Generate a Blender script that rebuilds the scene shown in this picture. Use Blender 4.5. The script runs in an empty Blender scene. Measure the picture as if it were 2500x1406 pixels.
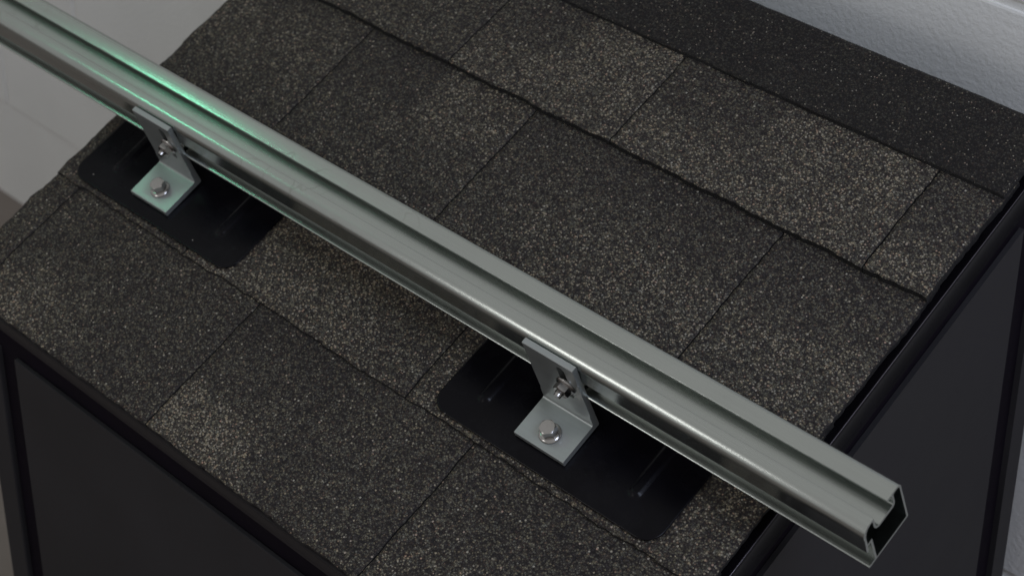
import bpy, bmesh, math, random
from mathutils import Matrix, Vector, noise
from mathutils.geometry import tessellate_polygon
random.seed(7)
sc = bpy.context.scene
COL = sc.collection

# ------------------------------------------------------------------ camera
TH = 0.3770455            # roof pitch (about 21.6 degrees)
H = 0.72                  # eave height above the floor
cs, sn = math.cos(TH), math.sin(TH)
ROOF = Matrix.Translation((0, 0, H)) @ Matrix(((1, 0, 0, 0), (0, cs, -sn, 0), (0, sn, cs, 0), (0, 0, 0, 1)))
# camera axes (right, down, forward) in the roof frame (along the eave, up the slope, out of the slope)
CX = Vector((0.67913936, 0.6631057, -0.31473886))
CY = Vector((0.31351877, -0.64977182, -0.69246123))
CZ = Vector((-0.66368344, 0.37160114, -0.64918171))
CP = Vector((1.13763743, -0.31159524, 1.44073508))
cam_d = bpy.data.cameras.new('camera')
cam = bpy.data.objects.new('camera', cam_d)
COL.objects.link(cam)
R3 = ROOF.to_3x3()
ax, ay, az = R3 @ CX, -(R3 @ CY), -(R3 @ CZ)
m = Matrix((ax, ay, az)).transposed().to_4x4()
m.translation = ROOF @ CP
cam.matrix_world = m
cam_d.sensor_width = 36
cam_d.lens = 5231.41 / 2500 * 36
cam_d.shift_x = (1250 - 682.81) / 2500
cam_d.shift_y = -(703 + 230.06) / 2500
cam_d.clip_end = 100
cam_d.dof.use_dof = True
cam_d.dof.focus_distance = 1.68
cam_d.dof.aperture_fstop = 9.0
sc.camera = cam

# ------------------------------------------------------------------ light (indoors: no sky, no sun)
w = bpy.data.worlds.new('World'); sc.world = w; w.use_nodes = True
bg = w.node_tree.nodes['Background']
bg.inputs[0].default_value = (1.0, 0.985, 0.985, 1); bg.inputs[1].default_value = 0.37

def area(name, loc, target, size, power, col, size_y=None):
    d = bpy.data.lights.new(name, 'AREA'); d.energy = power; d.color = col
    d.shape = 'RECTANGLE'; d.size = size; d.size_y = size_y or size
    o = bpy.data.objects.new(name, d); COL.objects.link(o)
    v = Vector(target) - Vector(loc)
    o.location = loc; o.rotation_euler = v.to_track_quat('-Z', 'Y').to_euler()
    return o
area('ceiling_light', (-0.5, -0.25, H + 2.3), (-0.5, -0.25, 0), 3.2, 0.9, (0.94, 1.0, 0.95), 1.6)
area('cool_fill_light', (1.8, -0.25, H + 1.9), (0.5, 0.67, H), 0.8, 18, (0.68, 0.77, 1.0))  # unseen bluish fill from the right, raised to brighten the wall at the ridge
area('work_lamp', (-0.62, -1.55, H + 0.75), (0.0, 0.4, H), 0.42, 2.3, (1.0, 0.98, 0.96))
area('green_lamp', (-1.37, -0.38, H + 1.42), (-0.13, 0.2, H), 0.10, 0.72, (0.20, 1.0, 0.58))

sc.view_settings.view_transform = 'Standard'
sc.view_settings.look = 'None'
sc.view_settings.exposure = 0.0
sc.view_settings.gamma = 1.0
sc.view_settings.use_curve_mapping = False

# ------------------------------------------------------------------ materials
def mat(name):
    m = bpy.data.materials.new(name); m.use_nodes = True
    nt = m.node_tree
    return m, nt, nt.nodes['Principled BSDF']
def N(nt, t, **kw):
    n = nt.nodes.new(t)
    for k, v in kw.items():
        if k.startswith('i_'):
            n.inputs[k[2:].replace('_', ' ')].default_value = v
        else: setattr(n, k, v)
    return n
def ramp(nt, stops, interp='LINEAR'):
    r = nt.nodes.new('ShaderNodeValToRGB'); r.color_ramp.interpolation = interp
    e = r.color_ramp.elements
    while len(e) > 1: e.remove(e[-1])
    e[0].position = stops[0][0]; e[0].color = (*stops[0][1], 1)
    for p, c in stops[1:]:
        x = e.new(p); x.color = (*c, 1)
    return r
def L(nt, a, b): nt.links.new(a, b)

def granule_mat(name, gain=1.0, shift=0.0, fl_scale=300.0, fl_cut=.90, fl_size=.26, fl_gain=1.0):
    m, nt, b = mat(name)
    tc = N(nt, 'ShaderNodeTexCoord'); at = N(nt, 'ShaderNodeAttribute', attribute_name='tone')
    jit = N(nt, 'ShaderNodeTexNoise', i_Scale=160.0, i_Detail=2.0)
    L(nt, tc.outputs['Object'], jit.inputs['Vector'])
    vo = N(nt, 'ShaderNodeTexVoronoi', i_Scale=710.0, i_Randomness=1.0)
    L(nt, tc.outputs['Object'], vo.inputs['Vector'])
    sep = N(nt, 'ShaderNodeSeparateColor'); L(nt, vo.outputs['Color'], sep.inputs['Color'])
    # lightness draw of each granule, pushed up or down by the colour blend of the shingle
    a = N(nt, 'ShaderNodeMath', operation='MULTIPLY_ADD'); a.inputs[1].default_value = 0.46; a.inputs[2].default_value = -0.20 + shift
    L(nt, at.outputs['Fac'], a.inputs[0])
    a2 = N(nt, 'ShaderNodeMath', operation='MULTIPLY_ADD'); a2.inputs[1].default_value = 0.22; a2.inputs[2].default_value = -0.11
    L(nt, jit.outputs['Fac'], a2.inputs[0])
    s = N(nt, 'ShaderNodeMath', operation='ADD'); L(nt, a.outputs[0], s.inputs[0]); L(nt, sep.outputs['Red'], s.inputs[1])
    s2 = N(nt, 'ShaderNodeMath', operation='ADD', use_clamp=True); L(nt, s.outputs[0], s2.inputs[0]); L(nt, a2.outputs[0], s2.inputs[1])
    g = gain
    cr = ramp(nt, [(0.0, (.0155*g, .0128*g, .0142*g)), (.25, (.030*g, .0248*g, .0260*g)), (.45, (.052*g, .0445*g, .0430*g)),
                   (.65, (.083*g, .080*g, .067*g)), (.85, (.132*g, .128*g, .102*g)), (.97, (.21*g, .200*g, .158*g)), (1.0, (.34*g, .31*g, .25*g))])
    L(nt, s2.outputs[0], cr.inputs['Fac'])
    # hue of each granule: grey-green, tan or reddish brown
    hu = ramp(nt, [(0, (.93, .97, 1.03)), (.3, (1.02, .98, .95)), (.6, (1.03, .99, .90)), (.88, (1.10, 1.0, .82)), (1, (1.26, .90, .82))])
    L(nt, sep.outputs['Green'], hu.inputs['Fac'])
    mu = N(nt, 'ShaderNodeMix', data_type='RGBA', blend_type='MULTIPLY'); mu.inputs[0].default_value = 1
    L(nt, cr.outputs['Color'], mu.inputs[6]); L(nt, hu.outputs['Color'], mu.inputs[7])
    # grains stand apart: colour darkens between them
    gp = ramp(nt, [(.30, (1, 1, 1)), (.62, (.42, .39, .39))]); L(nt, vo.outputs['Distance'], gp.inputs['Fac'])
    mu2 = N(nt, 'ShaderNodeMix', data_type='RGBA', blend_type='MULTIPLY'); mu2.inputs[0].default_value = 1
    L(nt, mu.outputs[2], mu2.inputs[6]); L(nt, gp.outputs['Color'], mu2.inputs[7]); mu = mu2
    # sparse big pale grains
    v2 = N(nt, 'ShaderNodeTexVoronoi', i_Scale=fl_scale); L(nt, tc.outputs['Object'], v2.inputs['Vector'])
    sp2 = N(nt, 'ShaderNodeSeparateColor'); L(nt, v2.outputs['Color'], sp2.inputs['Color'])
    gt = N(nt, 'ShaderNodeMath', operation='GREATER_THAN'); gt.inputs[1].default_value = fl_cut; L(nt, sp2.outputs['Red'], gt.inputs[0])
    lt = N(nt, 'ShaderNodeMath', operation='LESS_THAN'); lt.inputs[1].default_value = fl_size; L(nt, v2.outputs['Distance'], lt.inputs[0])
    mm_ = N(nt, 'ShaderNodeMath', operation='MULTIPLY'); L(nt, gt.outputs[0], mm_.inputs[0]); L(nt, lt.outputs[0], mm_.inputs[1])
    pale = ramp(nt, [(p_, tuple(x_ * fl_gain for x_ in c_)) for p_, c_ in [(0, (.30, .25, .17)), (.5, (.34, .32, .27)), (1, (.32, .22, .17))]]); L(nt, sp2.outputs['Green'], pale.inputs['Fac'])
    mx = N(nt, 'ShaderNodeMix', data_type='RGBA'); L(nt, mm_.outputs[0], mx.inputs[0]); L(nt, mu.outputs[2], mx.inputs[6]); L(nt, pale.outputs['Color'], mx.inputs[7])
    L(nt, mx.outputs[2], b.inputs['Base Color'])
    b.inputs['Roughness'].default_value = 0.75
    b.inputs['Specular IOR Level'].default_value = 0.35
    bp = N(nt, 'ShaderNodeBump', i_Strength=0.55, i_Distance=0.0009, invert=True)
    L(nt, vo.outputs['Distance'], bp.inputs['Height']); L(nt, bp.outputs['Normal'], b.inputs['Normal'])
    return m
M_SH = granule_mat('shingle_granules', 0.94)
M_CAP = granule_mat('ridge_cap_granules', 0.50, -0.10, 420.0, .87, .25, .75)

def asphalt_mat():
    m, nt, b = mat('asphalt_edge')
    tc = N(nt, 'ShaderNodeTexCoord'); n = N(nt, 'ShaderNodeTexNoise', i_Scale=500.0, i_Detail=3.0)
    L(nt, tc.outputs['Object'], n.inputs['Vector'])
    r = ramp(nt, [(.35, (.004, .004, .005)), (.75, (.022, .02, .02))]); L(nt, n.outputs['Fac'], r.inputs['Fac'])
    L(nt, r.outputs['Color'], b.inputs['Base Color']); b.inputs['Roughness'].default_value = .8
    bp = N(nt, 'ShaderNodeBump', i_Strength=.8, i_Distance=.0008); L(nt, n.outputs['Fac'], bp.inputs['Height']); L(nt, bp.outputs['Normal'], b.inputs['Normal'])
    return m
M_ASPH = asphalt_mat()

def aluminium(name, base, r0, r1, stretch=(1.2, 90, 90), smudge=9.0, extruded=False, metal=1.0):
    m, nt, b = mat(name)
    tc = N(nt, 'ShaderNodeTexCoord')
    mp = N(nt, 'ShaderNodeMapping'); mp.inputs['Scale'].default_value = stretch
    L(nt, tc.outputs['Object'], mp.inputs['Vector'])
    n1 = N(nt, 'ShaderNodeTexNoise', i_Scale=8.0, i_Detail=5.0, i_Roughness=.65); L(nt, mp.outputs['Vector'], n1.inputs['Vector'])
    n2 = N(nt, 'ShaderNodeTexNoise', i_Scale=smudge, i_Detail=6.0, i_Roughness=.6); L(nt, tc.outputs['Object'], n2.inputs['Vector'])
    n3 = N(nt, 'ShaderNodeTexNoise', i_Scale=900.0, i_Detail=2.0); L(nt, tc.outputs['Object'], n3.inputs['Vector'])
    ad = N(nt, 'ShaderNodeMath', operation='MULTIPLY_ADD'); ad.inputs[1].default_value = .5
    L(nt, n1.outputs['Fac'], ad.inputs[0])
    h = N(nt, 'ShaderNodeMath', operation='MULTIPLY'); h.inputs[1].default_value = .5; L(nt, n2.outputs['Fac'], h.inputs[0]); L(nt, h.outputs[0], ad.inputs[2])
    rr = N(nt, 'ShaderNodeMapRange'); rr.inputs[1].default_value = .3; rr.inputs[2].default_value = .7
    rr.inputs[3].default_value = r0; rr.inputs[4].default_value = r1
    L(nt, ad.outputs[0], rr.inputs[0]); L(nt, rr.outputs[0], b.inputs['Roughness'])
    c = ramp(nt, [(.3, tuple(x * .86 for x in base)), (.7, base)]); L(nt, ad.outputs[0], c.inputs['Fac'])
    L(nt, c.outputs['Color'], b.inputs['Base Color'])
    b.inputs['Metallic'].default_value = metal
    if extruded:      # die lines run along the rail, so the gloss spreads across it
        tg = N(nt, 'ShaderNodeTangent', direction_type='RADIAL', axis='X'); L(nt, tg.outputs[0], b.inputs['Tangent'])
        b.inputs['Anisotropic'].default_value = .72
        # sparse water-stain outlines and rub marks
        na = N(nt, 'ShaderNodeTexNoise', i_Scale=26.0, i_Detail=2.5); L(nt, tc.outputs['Object'], na.inputs['Vector'])
        ra = ramp(nt, [(.555, (0, 0, 0)), (.565, (1, 1, 1)), (.572, (1, 1, 1)), (.585, (0, 0, 0))]); L(nt, na.outputs['Fac'], ra.inputs['Fac'])
        nb_ = N(nt, 'ShaderNodeTexNoise', i_Scale=7.0, i_Detail=1.0); L(nt, tc.outputs['Object'], nb_.inputs['Vector'])
        rb_ = ramp(nt, [(.56, (0, 0, 0)), (.63, (1, 1, 1))]); L(nt, nb_.outputs['Fac'], rb_.inputs['Fac'])
        ml = N(nt, 'ShaderNodeMath', operation='MULTIPLY'); L(nt, ra.outputs['Color'], ml.inputs[0]); L(nt, rb_.outputs['Color'], ml.inputs[1])
        ml2 = N(nt, 'ShaderNodeMath', operation='MULTIPLY'); ml2.inputs[1].default_value = .35; L(nt, ml.outputs[0], ml2.inputs[0])
        st = N(nt, 'ShaderNodeMix', data_type='RGBA'); L(nt, ml2.outputs[0], st.inputs[0]); L(nt, c.outputs['Color'], st.inputs[6]); st.inputs[7].default_value = (.30, .31, .28, 1)
        L(nt, st.outputs[2], b.inputs['Base Color'])
    bp = N(nt, 'ShaderNodeBump', i_Strength=.18, i_Distance=.0003)
    ad2 = N(nt, 'ShaderNodeMath', operation='ADD'); L(nt, n1.outputs['Fac'], ad2.inputs[0]); 
    h3 = N(nt, 'ShaderNodeMath', operation='MULTIPLY'); h3.inputs[1].default_value = .25; L(nt, n3.outputs['Fac'], h3.inputs[0]); L(nt, h3.outputs[0], ad2.inputs[1])
    L(nt, ad2.outputs[0], bp.inputs['Height']); L(nt, bp.outputs['Normal'], b.inputs['Normal'])
    return m
M_RAIL = aluminium('mill_aluminium_rail', (.50, .53, .505), .19, .27, extruded=True)
M_FOOT = aluminium('mill_aluminium_foot', (.42, .445, .44), .30, .42, (1.5, 60, 60), 40.0, metal=.7)
M_STEEL = aluminium('stainless_steel', (.48, .465, .45), .14, .24, (40, 40, 40), 60.0)

def black_metal(name, col, r, spec=.5, scale=30, strength=.05):
    m, nt, b = mat(name)
    tc = N(nt, 'ShaderNodeTexCoord'); n = N(nt, 'ShaderNodeTexNoise', i_Scale=float(scale), i_Detail=5.0)
    L(nt, tc.outputs['Object'], n.inputs['Vector'])
    c = ramp(nt, [(.3, tuple(x * .8 for x in col)), (.7, tuple(x * 1.2 for x in col))]); L(nt, n.outputs['Fac'], c.inputs['Fac'])
    L(nt, c.outputs['Color'], b.inputs['Base Color'])
    rr = N(nt, 'ShaderNodeMapRange'); rr.inputs[1].default_value = .3; rr.inputs[2].default_value = .7
    rr.inputs[3].default_value = r * .85; rr.inputs[4].default_value = r * 1.2
    L(nt, n.outputs['Fac'], rr.inputs[0]); L(nt, rr.outputs[0], b.inputs['Roughness'])
    b.inputs['Specular IOR Level'].default_value = spec
    n2 = N(nt, 'ShaderNodeTexNoise', i_Scale=700.0, i_Detail=2.0); L(nt, tc.outputs['Object'], n2.inputs['Vector'])
    bp = N(nt, 'ShaderNodeBump', i_Strength=strength, i_Distance=.0004); L(nt, n2.outputs['Fac'], bp.inputs['Height']); L(nt, bp.outputs['Normal'], b.inputs['Normal'])
    return m
M_FLASH = black_metal('black_flashing_paint', (.0034, .0030, .0048), .26, .13)
def dust(m):          # a few stray grains lying on the paint
    nt = m.node_tree; b = nt.nodes['Principled BSDF']; src = b.inputs['Base Color'].links[0].from_socket
    tc = N(nt, 'ShaderNodeTexCoord'); v = N(nt, 'ShaderNodeTexVoronoi', i_Scale=110.0); L(nt, tc.outputs['Object'], v.inputs['Vector'])
    sp = N(nt, 'ShaderNodeSeparateColor'); L(nt, v.outputs['Color'], sp.inputs['Color'])
    g = N(nt, 'ShaderNodeMath', operation='GREATER_THAN'); g.inputs[1].default_value = .955; L(nt, sp.outputs['Red'], g.inputs[0])
    l = N(nt, 'ShaderNodeMath', operation='LESS_THAN'); l.inputs[1].default_value = .075; L(nt, v.outputs['Distance'], l.inputs[0])
    k = N(nt, 'ShaderNodeMath', operation='MULTIPLY'); L(nt, g.outputs[0], k.inputs[0]); L(nt, l.outputs[0], k.inputs[1])
    n = N(nt, 'ShaderNodeTexNoise', i_Scale=18.0, i_Detail=7.0, i_Roughness=.7); L(nt, tc.outputs['Object'], n.inputs['Vector'])
    hz = ramp(nt, [(.50, (0, 0, 0)), (.85, (.007, .007, .007))]); L(nt, n.outputs['Fac'], hz.inputs['Fac'])
    ad = N(nt, 'ShaderNodeMix', data_type='RGBA', blend_type='ADD'); ad.inputs[0].default_value = 1; L(nt, src, ad.inputs[6]); L(nt, hz.outputs['Color'], ad.inputs[7])
    mx = N(nt, 'ShaderNodeMix', data_type='RGBA'); L(nt, k.outputs[0], mx.inputs[0]); L(nt, ad.outputs[2], mx.inputs[6]); mx.inputs[7].default_value = (.34, .31, .29, 1)
    L(nt, mx.outputs[2], b.inputs['Base Color'])
dust(M_FLASH)
M_DRIP_SHADED = black_metal('drip_edge_shaded', (.0045, .004, .0055), .25, .10)  # same metal as the eave edge, darkened in colour for the dimmer rake
M_PANEL = black_metal('charcoal_panel', (.027, .0255, .028), .6, .2, 6)
M_DRIP_LIT = black_metal('drip_edge_lit', (.016, .014, .016), .4, .25)  # same drip metal, lightened in colour for the brighter eave face
M_TRIM = black_metal('black_trim', (.006, .004, .008), .8, .1)
M_WOOD = black_metal('dark_deck_board', (.02, .016, .013), .8, .1)
M_RUBBER = black_metal('rubber_washer', (.01, .01, .01), .6, .3)

def wall_mat():
    m, nt, b = mat('painted_block')
    tc = N(nt, 'ShaderNodeTexCoord'); oi = N(nt, 'ShaderNodeObjectInfo')
    of = N(nt, 'ShaderNodeVectorMath', operation='MULTIPLY_ADD'); of.inputs[1].default_value = (1, 1, 1)
    L(nt, tc.outputs['Object'], of.inputs[0]); 
    cmb = N(nt, 'ShaderNodeCombineXYZ'); sc_ = N(nt, 'ShaderNodeMath', operation='MULTIPLY'); sc_.inputs[1].default_value = 37.
    L(nt, oi.outputs['Random'], sc_.inputs[0]); L(nt, sc_.outputs[0], cmb.inputs[0]); L(nt, sc_.outputs[0], cmb.inputs[2]); L(nt, cmb.outputs[0], of.inputs[2])
    n = N(nt, 'ShaderNodeTexNoise', i_Scale=170.0, i_Detail=4.0, i_Roughness=.6); L(nt, of.outputs[0], n.inputs['Vector'])
    n2 = N(nt, 'ShaderNodeTexNoise', i_Scale=7.0, i_Detail=4.0); L(nt, of.outputs[0], n2.inputs['Vector'])
    c = ramp(nt, [(.3, (.76, .755, .74)), (.7, (.81, .805, .79))]); L(nt, n2.outputs['Fac'], c.inputs['Fac']); L(nt, c.outputs['Color'], b.inputs['Base Color'])
    b.inputs['Roughness'].default_value = .6; b.inputs['Specular IOR Level'].default_value = .3
    bp = N(nt, 'ShaderNodeBump', i_Strength=.42, i_Distance=.0025); L(nt, n.outputs['Fac'], bp.inputs['Height']); L(nt, bp.outputs['Normal'], b.inputs['Normal'])
    return m
M_WALL = wall_mat()
def floor_mat():
    m, nt, b = mat('brown_grey_floor')
    tc = N(nt, 'ShaderNodeTexCoord'); n = N(nt, 'ShaderNodeTexNoise', i_Scale=5.0, i_Detail=6.0); L(nt, tc.outputs['Object'], n.inputs['Vector'])
    c = ramp(nt, [(.3, (.20, .165, .145)), (.7, (.26, .225, .205))]); L(nt, n.outputs['Fac'], c.inputs['Fac']); L(nt, c.outputs['Color'], b.inputs['Base Color'])
    b.inputs['Roughness'].default_value = .55
    return m
M_FLOOR = floor_mat()

# ------------------------------------------------------------------ helpers
def mesh_obj(name, bm, mats, parent=None, world=None, smooth=False):
    me = bpy.data.meshes.new(name); bm.to_mesh(me); bm.free()
    for mm_ in (mats if isinstance(mats, (list, tuple)) else [mats]): me.materials.append(mm_)
    if smooth:
        for p in me.polygons: p.use_smooth = True
    o = bpy.data.objects.new(name, me); COL.objects.link(o)
    if parent: o.parent = parent
    if world is not None: o.matrix_world = world
    return o
def empty(name, world, label=None, cat=None, group=None):
    o = bpy.data.objects.new(name, None); o.empty_display_size = .05; COL.objects.link(o); o.matrix_world = world
    tag(o, label, cat, group); return o
def tag(o, label=None, cat=None, group=None, kind=None):
    if label: o['label'] = label
    if cat: o['category'] = cat
    if group: o['group'] = group
    if kind: o['kind'] = kind
    return o
def bbox(bm, x0, x1, y0, y1, z0, z1, bevel=0.0):
    vs = [bm.verts.new(p) for p in ((x0,y0,z0),(x1,y0,z0),(x1,y1,z0),(x0,y1,z0),(x0,y0,z1),(x1,y0,z1),(x1,y1,z1),(x0,y1,z1))]
    fs = [bm.faces.new([vs[i] for i in f]) for f in ((3,2,1,0),(4,5,6,7),(0,1,5,4),(1,2,6,5),(2,3,7,6),(3,0,4,7))]
    if bevel:
        es = list({e for f in fs for e in f.edges})
        bmesh.ops.bevel(bm, geom=es, offset=bevel, segments=2, affect='EDGES', profile=.6)
    return bm
def extrude_profile(bm, loops, u0, u1):
    """closed (v, n) loops (first outer, then holes) swept along u, ends closed"""
    tri = tessellate_polygon([[Vector((a, b, 0)) for a, b in lp] for lp in loops])
    flat = [p for lp in loops for p in lp]
    A = [bm.verts.new((u0, a, b)) for a, b in flat]; B = [bm.verts.new((u1, a, b)) for a, b in flat]
    k = 0
    for lp in loops:
        n = len(lp)
        for i in range(n):
            j = (i + 1) % n
            bm.faces.new((A[k+i], A[k+j], B[k+j], B[k+i]))
        k += n
    for t in tri:
        bm.faces.new([A[i] for i in t]); bm.faces.new([B[i] for i in reversed(t)])
    bmesh.ops.recalc_face_normals(bm, faces=bm.faces)
def auto_smooth(o, ang=35):
    me = o.data
    bm = bmesh.new(); bm.from_mesh(me); lim = math.radians(ang)
    for e in bm.edges:
        e.smooth = len(e.link_faces) == 2 and e.calc_face_angle(0) < lim
    for f in bm.faces: f.smooth = True
    bm.to_mesh(me); bm.free()
def boolean_cut(o, cutters):
    mods = []
    for c in cutters:
        md = o.modifiers.new('cut', 'BOOLEAN'); md.operation = 'DIFFERENCE'; md.object = c; md.solver = 'EXACT'
    bpy.context.view_layer.update()
    me = bpy.data.meshes.new_from_object(o.evaluated_get(bpy.context.evaluated_depsgraph_get()))
    o.modifiers.clear(); old = o.data; o.data = me; bpy.data.meshes.remove(old)
    for c in cutters:
        d = c.data; bpy.data.objects.remove(c); bpy.data.meshes.remove(d)
def sstep(x, a, b):
    t = max(0., min(1., (x - a) / (b - a))); return t * t * (3 - 2 * t)

# ------------------------------------------------------------------ setting: floor and block wall
bm = bmesh.new(); bbox(bm, -5, 4, -4, 0.70, -0.05, 0.0)
tag(mesh_obj('floor', bm, M_FLOOR), kind='structure')
WY = 0.67
bm = bmesh.new(); bbox(bm, -5, 4, WY + .0020, WY + .15, -0.05, 2.4)
wall = tag(mesh_obj('wall', bm, M_WALL), kind='structure')
bm = bmesh.new(); bbox(bm, -.1985, .1985, 0, .02, -.097, .097, .003)
blk = None
for r in range(-3, 4):
    zc = H - 0.135 - 0.203 + 0.1015 + 0.203 * r          # course centre
    if zc - .1 < 0: continue
    off = (-1.0, -1.198)[r % 2] if r < 2 else -.75 + .2 * (r % 2)
    for k in range(-1, 5):
        xc = off + .203 + .406 * k
        if blk is None:
            blk = mesh_obj('block', bm, M_WALL, wall); o = blk
        else:
            o = blk.copy(); COL.objects.link(o); o.parent = wall
        o.location = (xc, WY - .0005, zc)

# ------------------------------------------------------------------ the roof mock-up
UL, UR = -.287, .476
roof = empty('mock_roof', ROOF, 'dark shingled demonstration roof section on a black cabinet', 'roof')
VA, VB, VX, VC, VD, VE = 0.0, .1435, .288, .4335, .546, .6265
T = .0046
def nz(u, v, s, k=0): return noise.noise(Vector((u * s, v * s, 3.1 + k)))

def tone(row, u, v):
    t = .3
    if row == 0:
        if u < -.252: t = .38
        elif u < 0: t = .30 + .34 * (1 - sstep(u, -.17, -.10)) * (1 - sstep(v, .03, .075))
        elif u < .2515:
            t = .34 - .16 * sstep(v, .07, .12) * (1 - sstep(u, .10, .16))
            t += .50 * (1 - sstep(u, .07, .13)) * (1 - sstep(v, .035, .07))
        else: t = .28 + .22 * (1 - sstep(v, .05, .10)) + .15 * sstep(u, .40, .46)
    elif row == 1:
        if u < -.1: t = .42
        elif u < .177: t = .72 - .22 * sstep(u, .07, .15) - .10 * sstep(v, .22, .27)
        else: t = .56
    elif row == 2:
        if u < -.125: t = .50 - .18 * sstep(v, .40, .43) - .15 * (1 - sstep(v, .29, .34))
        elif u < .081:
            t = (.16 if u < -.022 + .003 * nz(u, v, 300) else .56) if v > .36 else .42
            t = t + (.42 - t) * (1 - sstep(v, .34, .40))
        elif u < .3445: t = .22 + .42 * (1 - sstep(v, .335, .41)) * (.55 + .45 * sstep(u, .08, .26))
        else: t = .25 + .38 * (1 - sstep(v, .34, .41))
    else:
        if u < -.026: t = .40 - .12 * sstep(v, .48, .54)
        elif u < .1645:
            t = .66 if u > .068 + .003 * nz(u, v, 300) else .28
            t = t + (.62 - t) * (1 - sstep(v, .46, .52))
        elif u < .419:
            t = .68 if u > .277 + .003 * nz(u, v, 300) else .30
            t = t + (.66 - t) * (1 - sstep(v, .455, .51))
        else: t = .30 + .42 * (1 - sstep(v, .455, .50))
    return max(0, min(1, t + .14 * nz(u, v, 28) + .10 * nz(u, v, 80, 5)))

def shingle(row, u0, u1, v0, v1, length, mats, name='shingle', tonef=None, thick=T, jl=.0, label=None):
    """granule-faced slab: butt edge at v0 lifted by its thickness, head end tucked under the next course"""
    bm = bmesh.new(); tl = bm.verts.layers.float_color.new('tone')
    nu = max(4, int((u1 - u0) / .0045)); nv = max(4, int((v1 + length - v0) / .0045))
    top, bot = [], []
    for j in range(nv + 1):
        rt, rb = [], []
        for i in range(nu + 1):
            u = u0 + (u1 - u0) * i / nu; v = v0 + (v1 + length - v0) * j / nv
            h = thick * (1 - (v - v0) / (v1 - v0))
            n = h + .0006 * nz(u, v, 14, row) + .0004 * nz(u, v, 60, row)
            uu, vv = u, v
            if j == 0: vv += .0018 * nz(u, v, 170, row) + .0020 * nz(u, v, 25, row); n -= .0006
            if i == 0: uu += .0011 * nz(u, v, 190, row) + .0012 * nz(u, v, 30, row) + (jl * (.9 * nz(u, v, 60, 9) + .6 * nz(u, v, 20, 4)) if u0 <= UL + .003 else 0); n -= .0004
            if i == nu: uu += .0011 * nz(u, v, 190, row) + .0012 * nz(u, v, 30, row); n -= .0004
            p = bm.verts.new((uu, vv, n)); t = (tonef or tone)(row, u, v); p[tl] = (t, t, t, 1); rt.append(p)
            if i in (0, nu) or j in (0, nv):
                q = bm.verts.new((uu, vv, h - thick)); q[tl] = (0, 0, 0, 1)
            else: q = None
            rb.append(q)
        top.append(rt); bot.append(rb)
    for j in range(nv):
        for i in range(nu):
            f = bm.faces.new((top[j][i], top[j][i+1], top[j+1][i+1], top[j+1][i])); f.smooth = True
    def skirt(seq):
        for (a, b, c, d) in seq:
            f = bm.faces.new((a, b, c, d)); f.material_index = 1
    skirt([(bot[0][i], bot[0][i+1], top[0][i+1], top[0][i]) for i in range(nu)])
    skirt([(top[nv][i], top[nv][i+1], bot[nv][i+1], bot[nv][i]) for i in range(nu)])
    skirt([(top[j][0], top[j+1][0], bot[j+1][0], bot[j][0]) for j in range(nv)])
    skirt([(bot[j][nu], bot[j+1][nu], top[j+1][nu], top[j][nu]) for j in range(nv)])
    f = bm.faces.new([bot[0][i] for i in range(nu, -1, -1)] + [bot[j][0] for j in range(1, nv + 1)] + [bot[nv][i] for i in range(1, nu + 1)] + [bot[j][nu] for j in range(nv - 1, 0, -1)])
    f.material_index = 1
    bmesh.ops.recalc_face_normals(bm, faces=bm.faces)
    o = mesh_obj(name, bm, mats, roof)
    return o
G = .0006     # half of the gap between two shingles of a course
rows = [(0, VA, VB, [-.287, -.252, .0005, .2518, UR]),
        (1, VB, VX, [-.2855, -.10, .177, UR]),
        (2, VX, VC, [-.289, -.125, .081, .3445, UR]),
        (3, VC, VC + .1455, [-.288, -.026, .1645, .419, UR])]
for row, v0, v1, us in rows:
    ln = .020 if row < 3 else -.012
    for a, b in zip(us[:-1], us[1:]):
        shingle(row, a + (G if a > UL + .01 else 0), b - (G if b < UR - .01 else 0), v0, v1, ln, [M_SH, M_ASPH], thick=(T, .0040, .0050, .0070)[row], jl=.0022 if row in (1, 2, 3) else .0012)

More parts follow.
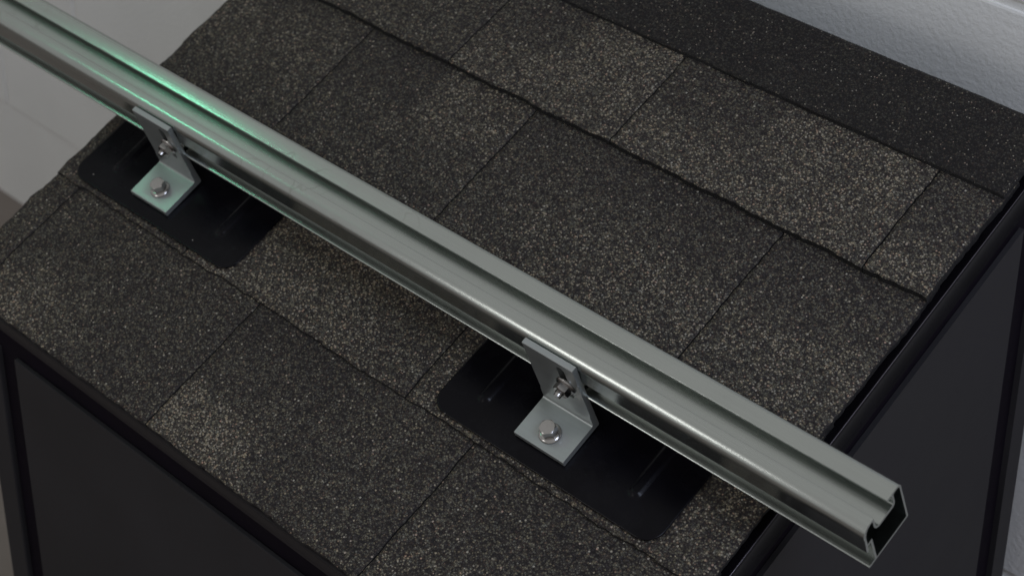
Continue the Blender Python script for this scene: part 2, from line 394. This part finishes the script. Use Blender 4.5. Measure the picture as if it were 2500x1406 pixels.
# ridge cap: one long strip folded over the ridge
def ridge_cap():
    bm = bmesh.new(); tl = bm.verts.layers.float_color.new('tone')
    path = []
    v = VD
    while v < VE - .006: path.append((v, .0062 - .0025 * (v - VD) / (VE - VD))); v += .0045
    c = (VE - .006, .0037 - .010)
    for k in range(0, 9):
        a = math.radians(90 - 11.5 * k); path.append((c[0] + .010 * math.cos(a), c[1] + .010 * math.sin(a)))
    a0 = path[-1]; d = Vector((path[-1][0] - path[-2][0], path[-1][1] - path[-2][1])).normalized()
    for k in range(1, 14): path.append((a0[0] + d.x * .005 * k, a0[1] + d.y * .005 * k))
    nu = int((UR - UL) / .0045); n = len(path); top, bot = [], []
    for j, (pv, pn) in enumerate(path):
        pa, pb = path[max(0, j-1)], path[min(n-1, j+1)]
        tg = Vector((pb[0] - pa[0], pb[1] - pa[1])).normalized(); nr = Vector((-tg.y, tg.x))
        rt, rb = [], []
        for i in range(nu + 1):
            u = UL + (UR - UL) * i / nu
            e = .0006 * nz(u, pv, 14, 9) + .0004 * nz(u, pv, 70, 9)
            vv = pv + nr.x * e; nn = pn + nr.y * e
            if j == 0: vv += .0012 * nz(u, 0, 170, 3) + .0012 * nz(u, 0, 25, 3); nn -= .0005
            p = bm.verts.new((u, vv, nn)); t = max(0, .14 + .2 * nz(u, pv, 25, 2)); p[tl] = (t, t, t, 1); rt.append(p)
            th_ = .0050
            q = bm.verts.new((u, pv - nr.x * th_, pn - nr.y * th_)) if (i in (0, nu) or j in (0, n-1)) else None
            rb.append(q)
        top.append(rt); bot.append(rb)
    for j in range(n - 1):
        for i in range(nu):
            f = bm.faces.new((top[j][i], top[j][i+1], top[j+1][i+1], top[j+1][i])); f.smooth = True
    sk = [(bot[0][i], bot[0][i+1], top[0][i+1], top[0][i]) for i in range(nu)] + [(top[n-1][i], top[n-1][i+1], bot[n-1][i+1], bot[n-1][i]) for i in range(nu)]
    sk += [(top[j][0], top[j+1][0], bot[j+1][0], bot[j][0]) for j in range(n-1)] + [(bot[j][nu], bot[j+1][nu], top[j+1][nu], top[j][nu]) for j in range(n-1)]
    for s in sk: bm.faces.new(s).material_index = 1
    for j in range(n - 1):
        f = bm.faces.new((bot[j][0], bot[j+1][0], bot[j+1][nu], bot[j][nu])) ; f.material_index = 1
    bmesh.ops.recalc_face_normals(bm, faces=bm.faces)
    return mesh_obj('ridge_cap', bm, [M_CAP, M_ASPH], roof)
ridge_cap()['label'] = 'darker ridge cap shingle folded over the top'

# deck board under the shingles
bm = bmesh.new(); bbox(bm, UL + .012, UR - .002, .006, VE - .022, -.022, -.0052)
mesh_obj('deck_board', bm, M_WOOD, roof)
# drip edges: folded black sheet metal along the eave and the right rake
bm = bmesh.new()
extrude_profile(bm, [[(.030, -.0050), (.002, -.0050), (-.0008, -.0056), (-.0016, -.0072), (-.0016, -.0215), (-.0035, -.0245), (-.0025, -.0250), (-.0004, -.0225), (-.0004, -.0075), (.003, -.0058), (.030, -.0058)]], UL + .006, UR + .0035)
o = mesh_obj('drip_edge', bm, M_DRIP_LIT, roof); auto_smooth(o, 50)
bm = bmesh.new()
lp = [(-.030, -.0046), (.0030, -.0046), (.0048, -.0030), (.0060, -.0028), (.0066, -.0040), (.0064, -.0070), (.0062, -.0215), (.0085, -.0245), (.0076, -.0250), (.0050, -.0225), (.0052, -.0070), (.0045, -.0045), (.0032, -.0053), (-.030, -.0053)]
v0_, v1_ = .001, VE - .012
A = [bm.verts.new((UR + a, v0_, b)) for a, b in lp]; B = [bm.verts.new((UR + a, v1_, b)) for a, b in lp]
for i in range(len(lp)):
    j = (i + 1) % len(lp); bm.faces.new((A[i], A[j], B[j], B[i]))
for t in tessellate_polygon([[Vector((a, b, 0)) for a, b in lp]]):
    bm.faces.new([A[i] for i in t]); bm.faces.new([B[i] for i in reversed(t)])
bmesh.ops.recalc_face_normals(bm, faces=bm.faces)
o = mesh_obj('drip_edge', bm, M_DRIP_SHADED, roof); auto_smooth(o, 50)

M_HIGHLIGHT = aluminium('hem_highlight_metal', (.14, .13, .15), .22, .34, (40, 40, 40), 60.0)  # brighter metal for a thin rod added to draw the rake's highlight
bm = bmesh.new()
hp = [(UR + .0062 + .0004 * math.cos(k * math.pi / 4), -.0030 + .0004 * math.sin(k * math.pi / 4)) for k in range(8)]
A = [bm.verts.new((a, .002, b)) for a, b in hp]; B = [bm.verts.new((a, VE - .014, b)) for a, b in hp]
for k in range(8): bm.faces.new((A[k], A[(k+1) % 8], B[(k+1) % 8], B[k]))
bm.faces.new(A[::-1]); bm.faces.new(B); bmesh.ops.recalc_face_normals(bm, faces=bm.faces)
o = mesh_obj('hem_highlight', bm, M_HIGHLIGHT, o); auto_smooth(o, 60)

# cabinet below (vertical faces, so built in world axes under the same thing)
XL, XR, YF, YB = -.255, UR, .004, .598
INV = ROOF.inverted()
def cab(name, bm, m_):
    o = mesh_obj(name, bm, m_, roof); o.matrix_parent_inverse = INV; return o
def zroof(y): return H + y * math.tan(TH)
def prism_x(bm, x0, x1, yz):
    lo = [bm.verts.new((x0, y, z)) for y, z in yz]; hi = [bm.verts.new((x1, y, z)) for y, z in yz]
    n = len(yz)
    bm.faces.new(lo); bm.faces.new(hi[::-1])
    for i in range(n): bm.faces.new((lo[i], hi[i], hi[(i+1) % n], lo[(i+1) % n]))
    bmesh.ops.recalc_face_normals(bm, faces=bm.faces)
# dark core seen in the recessed joints
bm = bmesh.new(); prism_x(bm, XL + .004, XR - .005, [(YF + .005, .012), (YB - .006, .012), (YB - .006, zroof(YB) - .062), (YF + .005, zroof(YF) - .028)])
cab('core', bm, M_TRIM)
# front panel, its left and right posts, side panel, rear post
bm = bmesh.new(); bbox(bm, -.2005, XR - .0545, YF, YF + .0045, .03, H - .0470, .0008); cab('front_panel', bm, M_PANEL)
bm = bmesh.new(); bbox(bm, XL, -.2265, YF - .001, YF + .03, .0, H - .0490, .002); cab('corner_post', bm, M_PANEL)
bm = bmesh.new(); bbox(bm, XR - .0285, XR, YF - .001, YF + .028, .0, H - .0500, .002); cab('corner_post', bm, M_PANEL)
bm = bmesh.new(); prism_x(bm, XR - .0045, XR - .0002, [(YF + .054, .03), (.548, .03), (.548, zroof(.548) - .066), (YF + .054, zroof(YF + .054) - .066)]); cab('side_panel', bm, M_PANEL)
bm = bmesh.new(); prism_x(bm, XR - .03, XR + .0005, [(.577, 0), (YB, 0), (YB, zroof(YB) - .066), (.577, zroof(.577) - .066)]); cab('corner_post', bm, M_PANEL)
bm = bmesh.new(); prism_x(bm, XL, XL + .0035, [(YF + .031, .0), (YB, .0), (YB, zroof(YB) - .066), (YF + .031, zroof(YF + .031) - .05)]); cab('side_panel', bm, M_PANEL)

# ------------------------------------------------------------------ flashings
def flashing(name, u0, u1, bumps, label):
    bm = bmesh.new()
    v0, v1, rc = .1485, .302, .016
    nu, nv = 150, 90
    t = .0009
    def base_n(v): return T * (1 - (v - VB) / (VX - VB)) + .0012
    def h(u, v):
        e = 0
        for bu, bv in bumps:      # embossed finger: flat pad with rounded lower end
            d = math.hypot(u - bu, min(0, v - bv))
            e = max(e, 1 - sstep(d, .0036, .0054))
        return .0025 * e
    def clampc(u, v):             # rounded lower corners
        for cu, sg in ((u0 + rc, -1), (u1 - rc, 1)):
            if (u - cu) * sg > 0 and v < v0 + rc:
                a, b = (u - cu) * sg, (v0 + rc) - v
                mx = max(a, b); r = math.hypot(a, b)
                if r > 1e-9:
                    k = mx / r; a, b = a * k, b * k
                return cu + sg * a, v0 + rc - b
        return u, v
    top, bot = [], []
    for j in range(nv + 1):
        a, b = [], []
        for i in range(nu + 1):
            u, v = clampc(u0 + (u1 - u0) * i / nu, v0 + (v1 - v0) * j / nv)
            n = min(base_n(v), base_n(VX)) if v > VX else base_n(v)
            n += .0004 * nz(u, v, 12, 7)
            if v > VX - .004: n = base_n(v) - .001
            a.append(bm.verts.new((u, v, n + t + h(u, v)))); b.append(bm.verts.new((u, v, n + h(u, v))))
        top.append(a); bot.append(b)
    for j in range(nv):
        for i in range(nu):
            f = bm.faces.new((top[j][i], top[j][i+1], top[j+1][i+1], top[j+1][i])); f.smooth = True
            bm.faces.new((bot[j+1][i], bot[j+1][i+1], bot[j][i+1], bot[j][i]))
    for i in range(nu):
        bm.faces.new((bot[0][i], bot[0][i+1], top[0][i+1], top[0][i])); bm.faces.new((top[nv][i], top[nv][i+1], bot[nv][i+1], bot[nv][i]))
    for j in range(nv):
        bm.faces.new((top[j][0], top[j+1][0], bot[j+1][0], bot[j][0])); bm.faces.new((bot[j][nu], bot[j+1][nu], top[j+1][nu], top[j][nu]))
    o = mesh_obj(name, bm, M_FLASH, None, ROOF)
    tag(o, label, 'flashing', 'black roof flashings under the brackets')
    return o
flashing('roof_flashing', .2005, .4265, [(.2365, .1790), (.3885, .1790)], 'black metal flashing plate nearest the open end of the rail')
flashing('roof_flashing', -.2685, -.0445, [(-.2285, .1790), (-.0830, .1790)], 'black metal flashing plate at the left edge, under the green-lit bracket')

# ------------------------------------------------------------------ fasteners
def ring(bm, prof, seg=40):
    """lathe of (r, z) points about z"""
    rings = []
    for r, z in prof:
        if r < 1e-6: rings.append([bm.verts.new((0, 0, z))])
        else: rings.append([bm.verts.new((r * math.cos(2*math.pi*k/seg), r * math.sin(2*math.pi*k/seg), z)) for k in range(seg)])
    for a, b in zip(rings[:-1], rings[1:]):
        for k in range(seg):
            l = (k + 1) % seg
            if len(a) == 1 and len(b) == 1: continue
            if len(a) == 1: bm.faces.new((a[0], b[k], b[l]))
            elif len(b) == 1: bm.faces.new((a[k], a[l], b[0]))
            else: bm.faces.new((a[k], a[l], b[l], b[k]))
    bmesh.ops.recalc_face_normals(bm, faces=bm.faces)
def hexa(bm, af, z0, z1, cham=.0008, hole=0.0, rot=0.0):
    """hexagon prism, chamfered top, optional bore"""
    R = af / math.sqrt(3); seg = 48
    def hr(a):
        a = (a + math.pi/6) % (math.pi/3) - math.pi/6
        return af / 2 / math.cos(a)
    def loop(z, lim): return [bm.verts.new((min(hr(2*math.pi*k/seg), lim) * math.cos(2*math.pi*k/seg + rot), min(hr(2*math.pi*k/seg), lim) * math.sin(2*math.pi*k/seg + rot), z)) for k in range(seg)]
    ls = [loop(z0, 1)]
    # chamfer: the flats reach higher than the corners
    l2 = []
    for k in range(seg):
        r = hr(2*math.pi*k/seg); a = 2*math.pi*k/seg + rot
        l2.append(bm.verts.new((r*math.cos(a), r*math.sin(a), z1 - cham*.3 - (r - af/2) * .6)))
    ls.append(l2); ls.append(loop(z1, af * .47))
    if hole: ls.append([bm.verts.new((hole*math.cos(2*math.pi*k/seg + rot), hole*math.sin(2*math.pi*k/seg + rot), z1)) for k in range(seg)]); ls.append([bm.verts.new((hole*math.cos(2*math.pi*k/seg + rot), hole*math.sin(2*math.pi*k/seg + rot), z0)) for k in range(seg)])
    for a, b in zip(ls[:-1], ls[1:]):
        for k in range(seg): bm.faces.new((a[k], a[(k+1) % seg], b[(k+1) % seg], b[k]))
    if hole:
        a, b = ls[-1], ls[0]
        for k in range(seg): bm.faces.new((a[k], a[(k+1) % seg], b[(k+1) % seg], b[k]))
    else: bm.faces.new(ls[0][::-1]); bm.faces.new(ls[-1])
    bmesh.ops.recalc_face_normals(bm, faces=bm.faces)
def place(o, parent, mtx): o.parent = parent; o.matrix_local = mtx

# ------------------------------------------------------------------ L brackets
FB = .0066       # underside of the foot, lying on the flashing
def lfoot(uc, v0, vb, label, slot_off, nut_rot, head_rot, nut_n):
    """uc centre along the rail, v0 front edge of the base, vb back of the leg"""
    W2, t, top = .0250, .0052, .0865
    o = empty('bracket', ROOF @ Matrix.Translation((uc, vb, FB)), label, 'bracket', 'aluminium L brackets bolted to the roof')
    D = vb - v0
    pr = [(-D + .0008, 0), (-.0008, 0), (0, .0008)]
    z = .012
    while z < top - FB - .004:                       # fine serrations on the back of the leg
        pr += [(0, z), (-.00045, z + .0008), (0, z + .0016)]; z += .0016
    pr += [(0, top - FB - .0006), (-.0006, top - FB), (-t + .0006, top - FB), (-t, top - FB - .0006)]
    pr += [(-t, .0185), (-t - .0007, .0165)]
    for k in range(0, 7):                              # inner fillet
        a = math.radians(15 * k); r = .0022
        pr.append((-t - .0007 - r * (1 - math.cos(a)), t + r * (1 - math.sin(a))))
    pr += [(-D + .0012, t), (-D + .0003, t - .0004), (-D, t - .0013), (-D, .0008)]
    q = []
    for p in pr:
        if not q or math.hypot(p[0]-q[-1][0], p[1]-q[-1][1]) > 1e-5: q.append(p)
    bm = bmesh.new(); extrude_profile(bm, [q], -W2, W2)
    body = mesh_obj('angle', bm, M_FOOT, None, o.matrix_world.copy())
    # slot for the rail bolt and slot for the lag bolt
    def slot(axis, c, half, r):
        bm = bmesh.new(); pts = []
        for k in range(25):
            a = math.pi * k / 24
            pts.append((r * math.cos(a), half + r * math.sin(a)))
        pts += [(-x, -y) for x, y in pts]
        def pos(x, y, d): return (c[0] + x, c[1] + d, c[2] + y) if axis == 'y' else (c[0] + x, c[1] + y, c[2] + d)
        lo = [bm.verts.new(pos(x, y, -.02)) for x, y in pts]; hi = [bm.verts.new(pos(x, y, .02)) for x, y in pts]
        n = len(pts); bm.faces.new(lo); bm.faces.new(hi[::-1])
        for i in range(n): bm.faces.new((lo[i], lo[(i+1) % n], hi[(i+1) % n], hi[i]))
        bmesh.ops.recalc_face_normals(bm, faces=bm.faces)
        return mesh_obj('cutter', bm, M_FOOT, None, o.matrix_world.copy())
    vl = .1795 - vb
    boolean_cut(body, [slot('y', (slot_off, -t/2, .053), .0165, .0040), slot('z', (0, vl, t/2), .0045, .0046)])
    body.parent = o; body.matrix_parent_inverse = o.matrix_world.inverted()
    auto_smooth(body, 25)
    # lag bolt with flange head
    tz = t
    lag = bmesh.new(); ring(lag, [(0, tz + .0004), (.0092, tz + .0004), (.0094, tz + .0009), (.0090, tz + .0016), (.0072, tz + .0024), (0, tz + .0024)])
    lb = mesh_obj('lag_bolt', lag, M_STEEL, o, None); lb.location = (0.0005, vl, 0); auto_smooth(lb, 40)
    hx = bmesh.new(); hexa(hx, .0126, tz + .0020, tz + .0100, .0006, 0, head_rot); h_ = mesh_obj('bolt_head', hx, M_STEEL, lb); auto_smooth(h_, 25)
    ws = bmesh.new(); ring(ws, [(.0040, tz - .001), (.0078, tz - .001), (.0078, tz + .0005), (.0040, tz + .0005)]); mesh_obj('washer', ws, M_RUBBER, lb)
    # rail bolt: flange nut in front of the leg, threaded end
    B_ = Matrix.Translation((slot_off + .0005, -t, nut_n - FB)) @ Matrix.Rotation(math.radians(90), 4, 'X')     # local +z points down the slope
    fl = bmesh.new(); ring(fl, [(.0040, .0002), (.0088, .0002), (.0090, .0012), (.0084, .0020), (.0062, .0034), (.0040, .0034)])
    nb = mesh_obj('flange_nut', fl, M_STEEL, o); nb.matrix_local = B_; auto_smooth(nb, 40)
    hx = bmesh.new(); hexa(hx, .0122, .0030, .0084, .0008, .0038, nut_rot); h_ = mesh_obj('nut_hexagon', hx, M_STEEL, nb); auto_smooth(h_, 25)
    th_ = bmesh.new(); pf = [(0, -.016), (.0036, -.016)]
    z = -.0155
    while z < .0105: pf += [(.0038, z), (.0031, z + .0005)]; z += .0010
    pf += [(.0030, .0122), (.0026, .0126), (0, .0126)]
    ring(th_, pf, 24); b_ = mesh_obj('rail_bolt', th_, M_STEEL, nb); auto_smooth(b_, 30)
    hb = bmesh.new(); bbox(hb, -.0095, .0095, -.0058, .0058, -.0115, -.0070, .0006); mesh_obj('bolt_tee', hb, M_STEEL, nb)
    return o
lfoot(.3045, .1648, .2090, 'aluminium L bracket nearest the open end of the rail', .0105, math.radians(8), math.radians(10), .0570)
lfoot(-.1665, .1630, .2090, 'aluminium L bracket at the left edge, lit green', .0115, math.radians(22), math.radians(24), .0570)

# ------------------------------------------------------------------ mounting rail
def arc(cx, cy, r, a0, a1, n): return [(cx + r * math.cos(math.radians(a0 + (a1 - a0) * k / n)), cy + r * math.sin(math.radians(a0 + (a1 - a0) * k / n))) for k in range(n + 1)]
mm1 = lambda L_: [(a / 1000, b / 1000) for a, b in L_]
outer = [(208.7, 65.2), (209.5, 79.5)] + arc(218.2, 81.2, 9.2, 177, 93, 18) + [(222.4, 90.4)] + arc(222.5, 90.1, 0.3, 80, 0, 3) + \
        [(222.9, 81.3)] + arc(226.6, 81.0, 3.7, 183, 268, 8) + [(230.5, 77.3), (241.6, 78.4)] + arc(242.1, 80.6, 2.2, 278, 358, 6) + [(244.3, 87.7), (243.6, 88.4), (238.6, 88.6)] + \
        arc(239.1, 89.7, 0.5, 180, 100, 3) + [(251.0, 90.2)] + arc(251.2, 86.4, 3.8, 88, 2, 8) + [(255.0, 47.2)] + arc(254.3, 47.2, .7, 0, -90, 3) + \
        [(208.0, 46.5)] + arc(207.8, 47.5, 1.0, -90, -270, 6) + [(214.8, 48.5), (214.8, 71.0), (211.0, 71.0), (210.4, 65.2)] + [(209.55, 64.7)]
inner = [(211.4, 72.8), (216.6, 72.8), (216.6, 48.3), (253.3, 48.3), (253.3, 86.2), (252.6, 87.9), (251.0, 88.5), (247.5, 88.5), (246.0, 87.8), (245.9, 85.6), (245.9, 82.0), (245.7, 78.4), (244.4, 76.4),
         (242.6, 75.6), (236.0, 75.6), (229.5, 75.5), (225.9, 75.6), (222.6, 77.6), (221.1, 81.0), (220.9, 88.2), (220.4, 88.8), (218.0, 88.7), (214.9, 87.6), (212.6, 85.2), (211.5, 82.0), (211.3, 79.5)]
UE = .580
bm = bmesh.new(); extrude_profile(bm, [mm1(outer), mm1(inner)], -1.25, UE)
rail = mesh_obj('mounting_rail', bm, M_RAIL, None, ROOF); auto_smooth(rail, 30)
tag(rail, 'long silver aluminium mounting rail with open end, bolted to two brackets', 'rail')
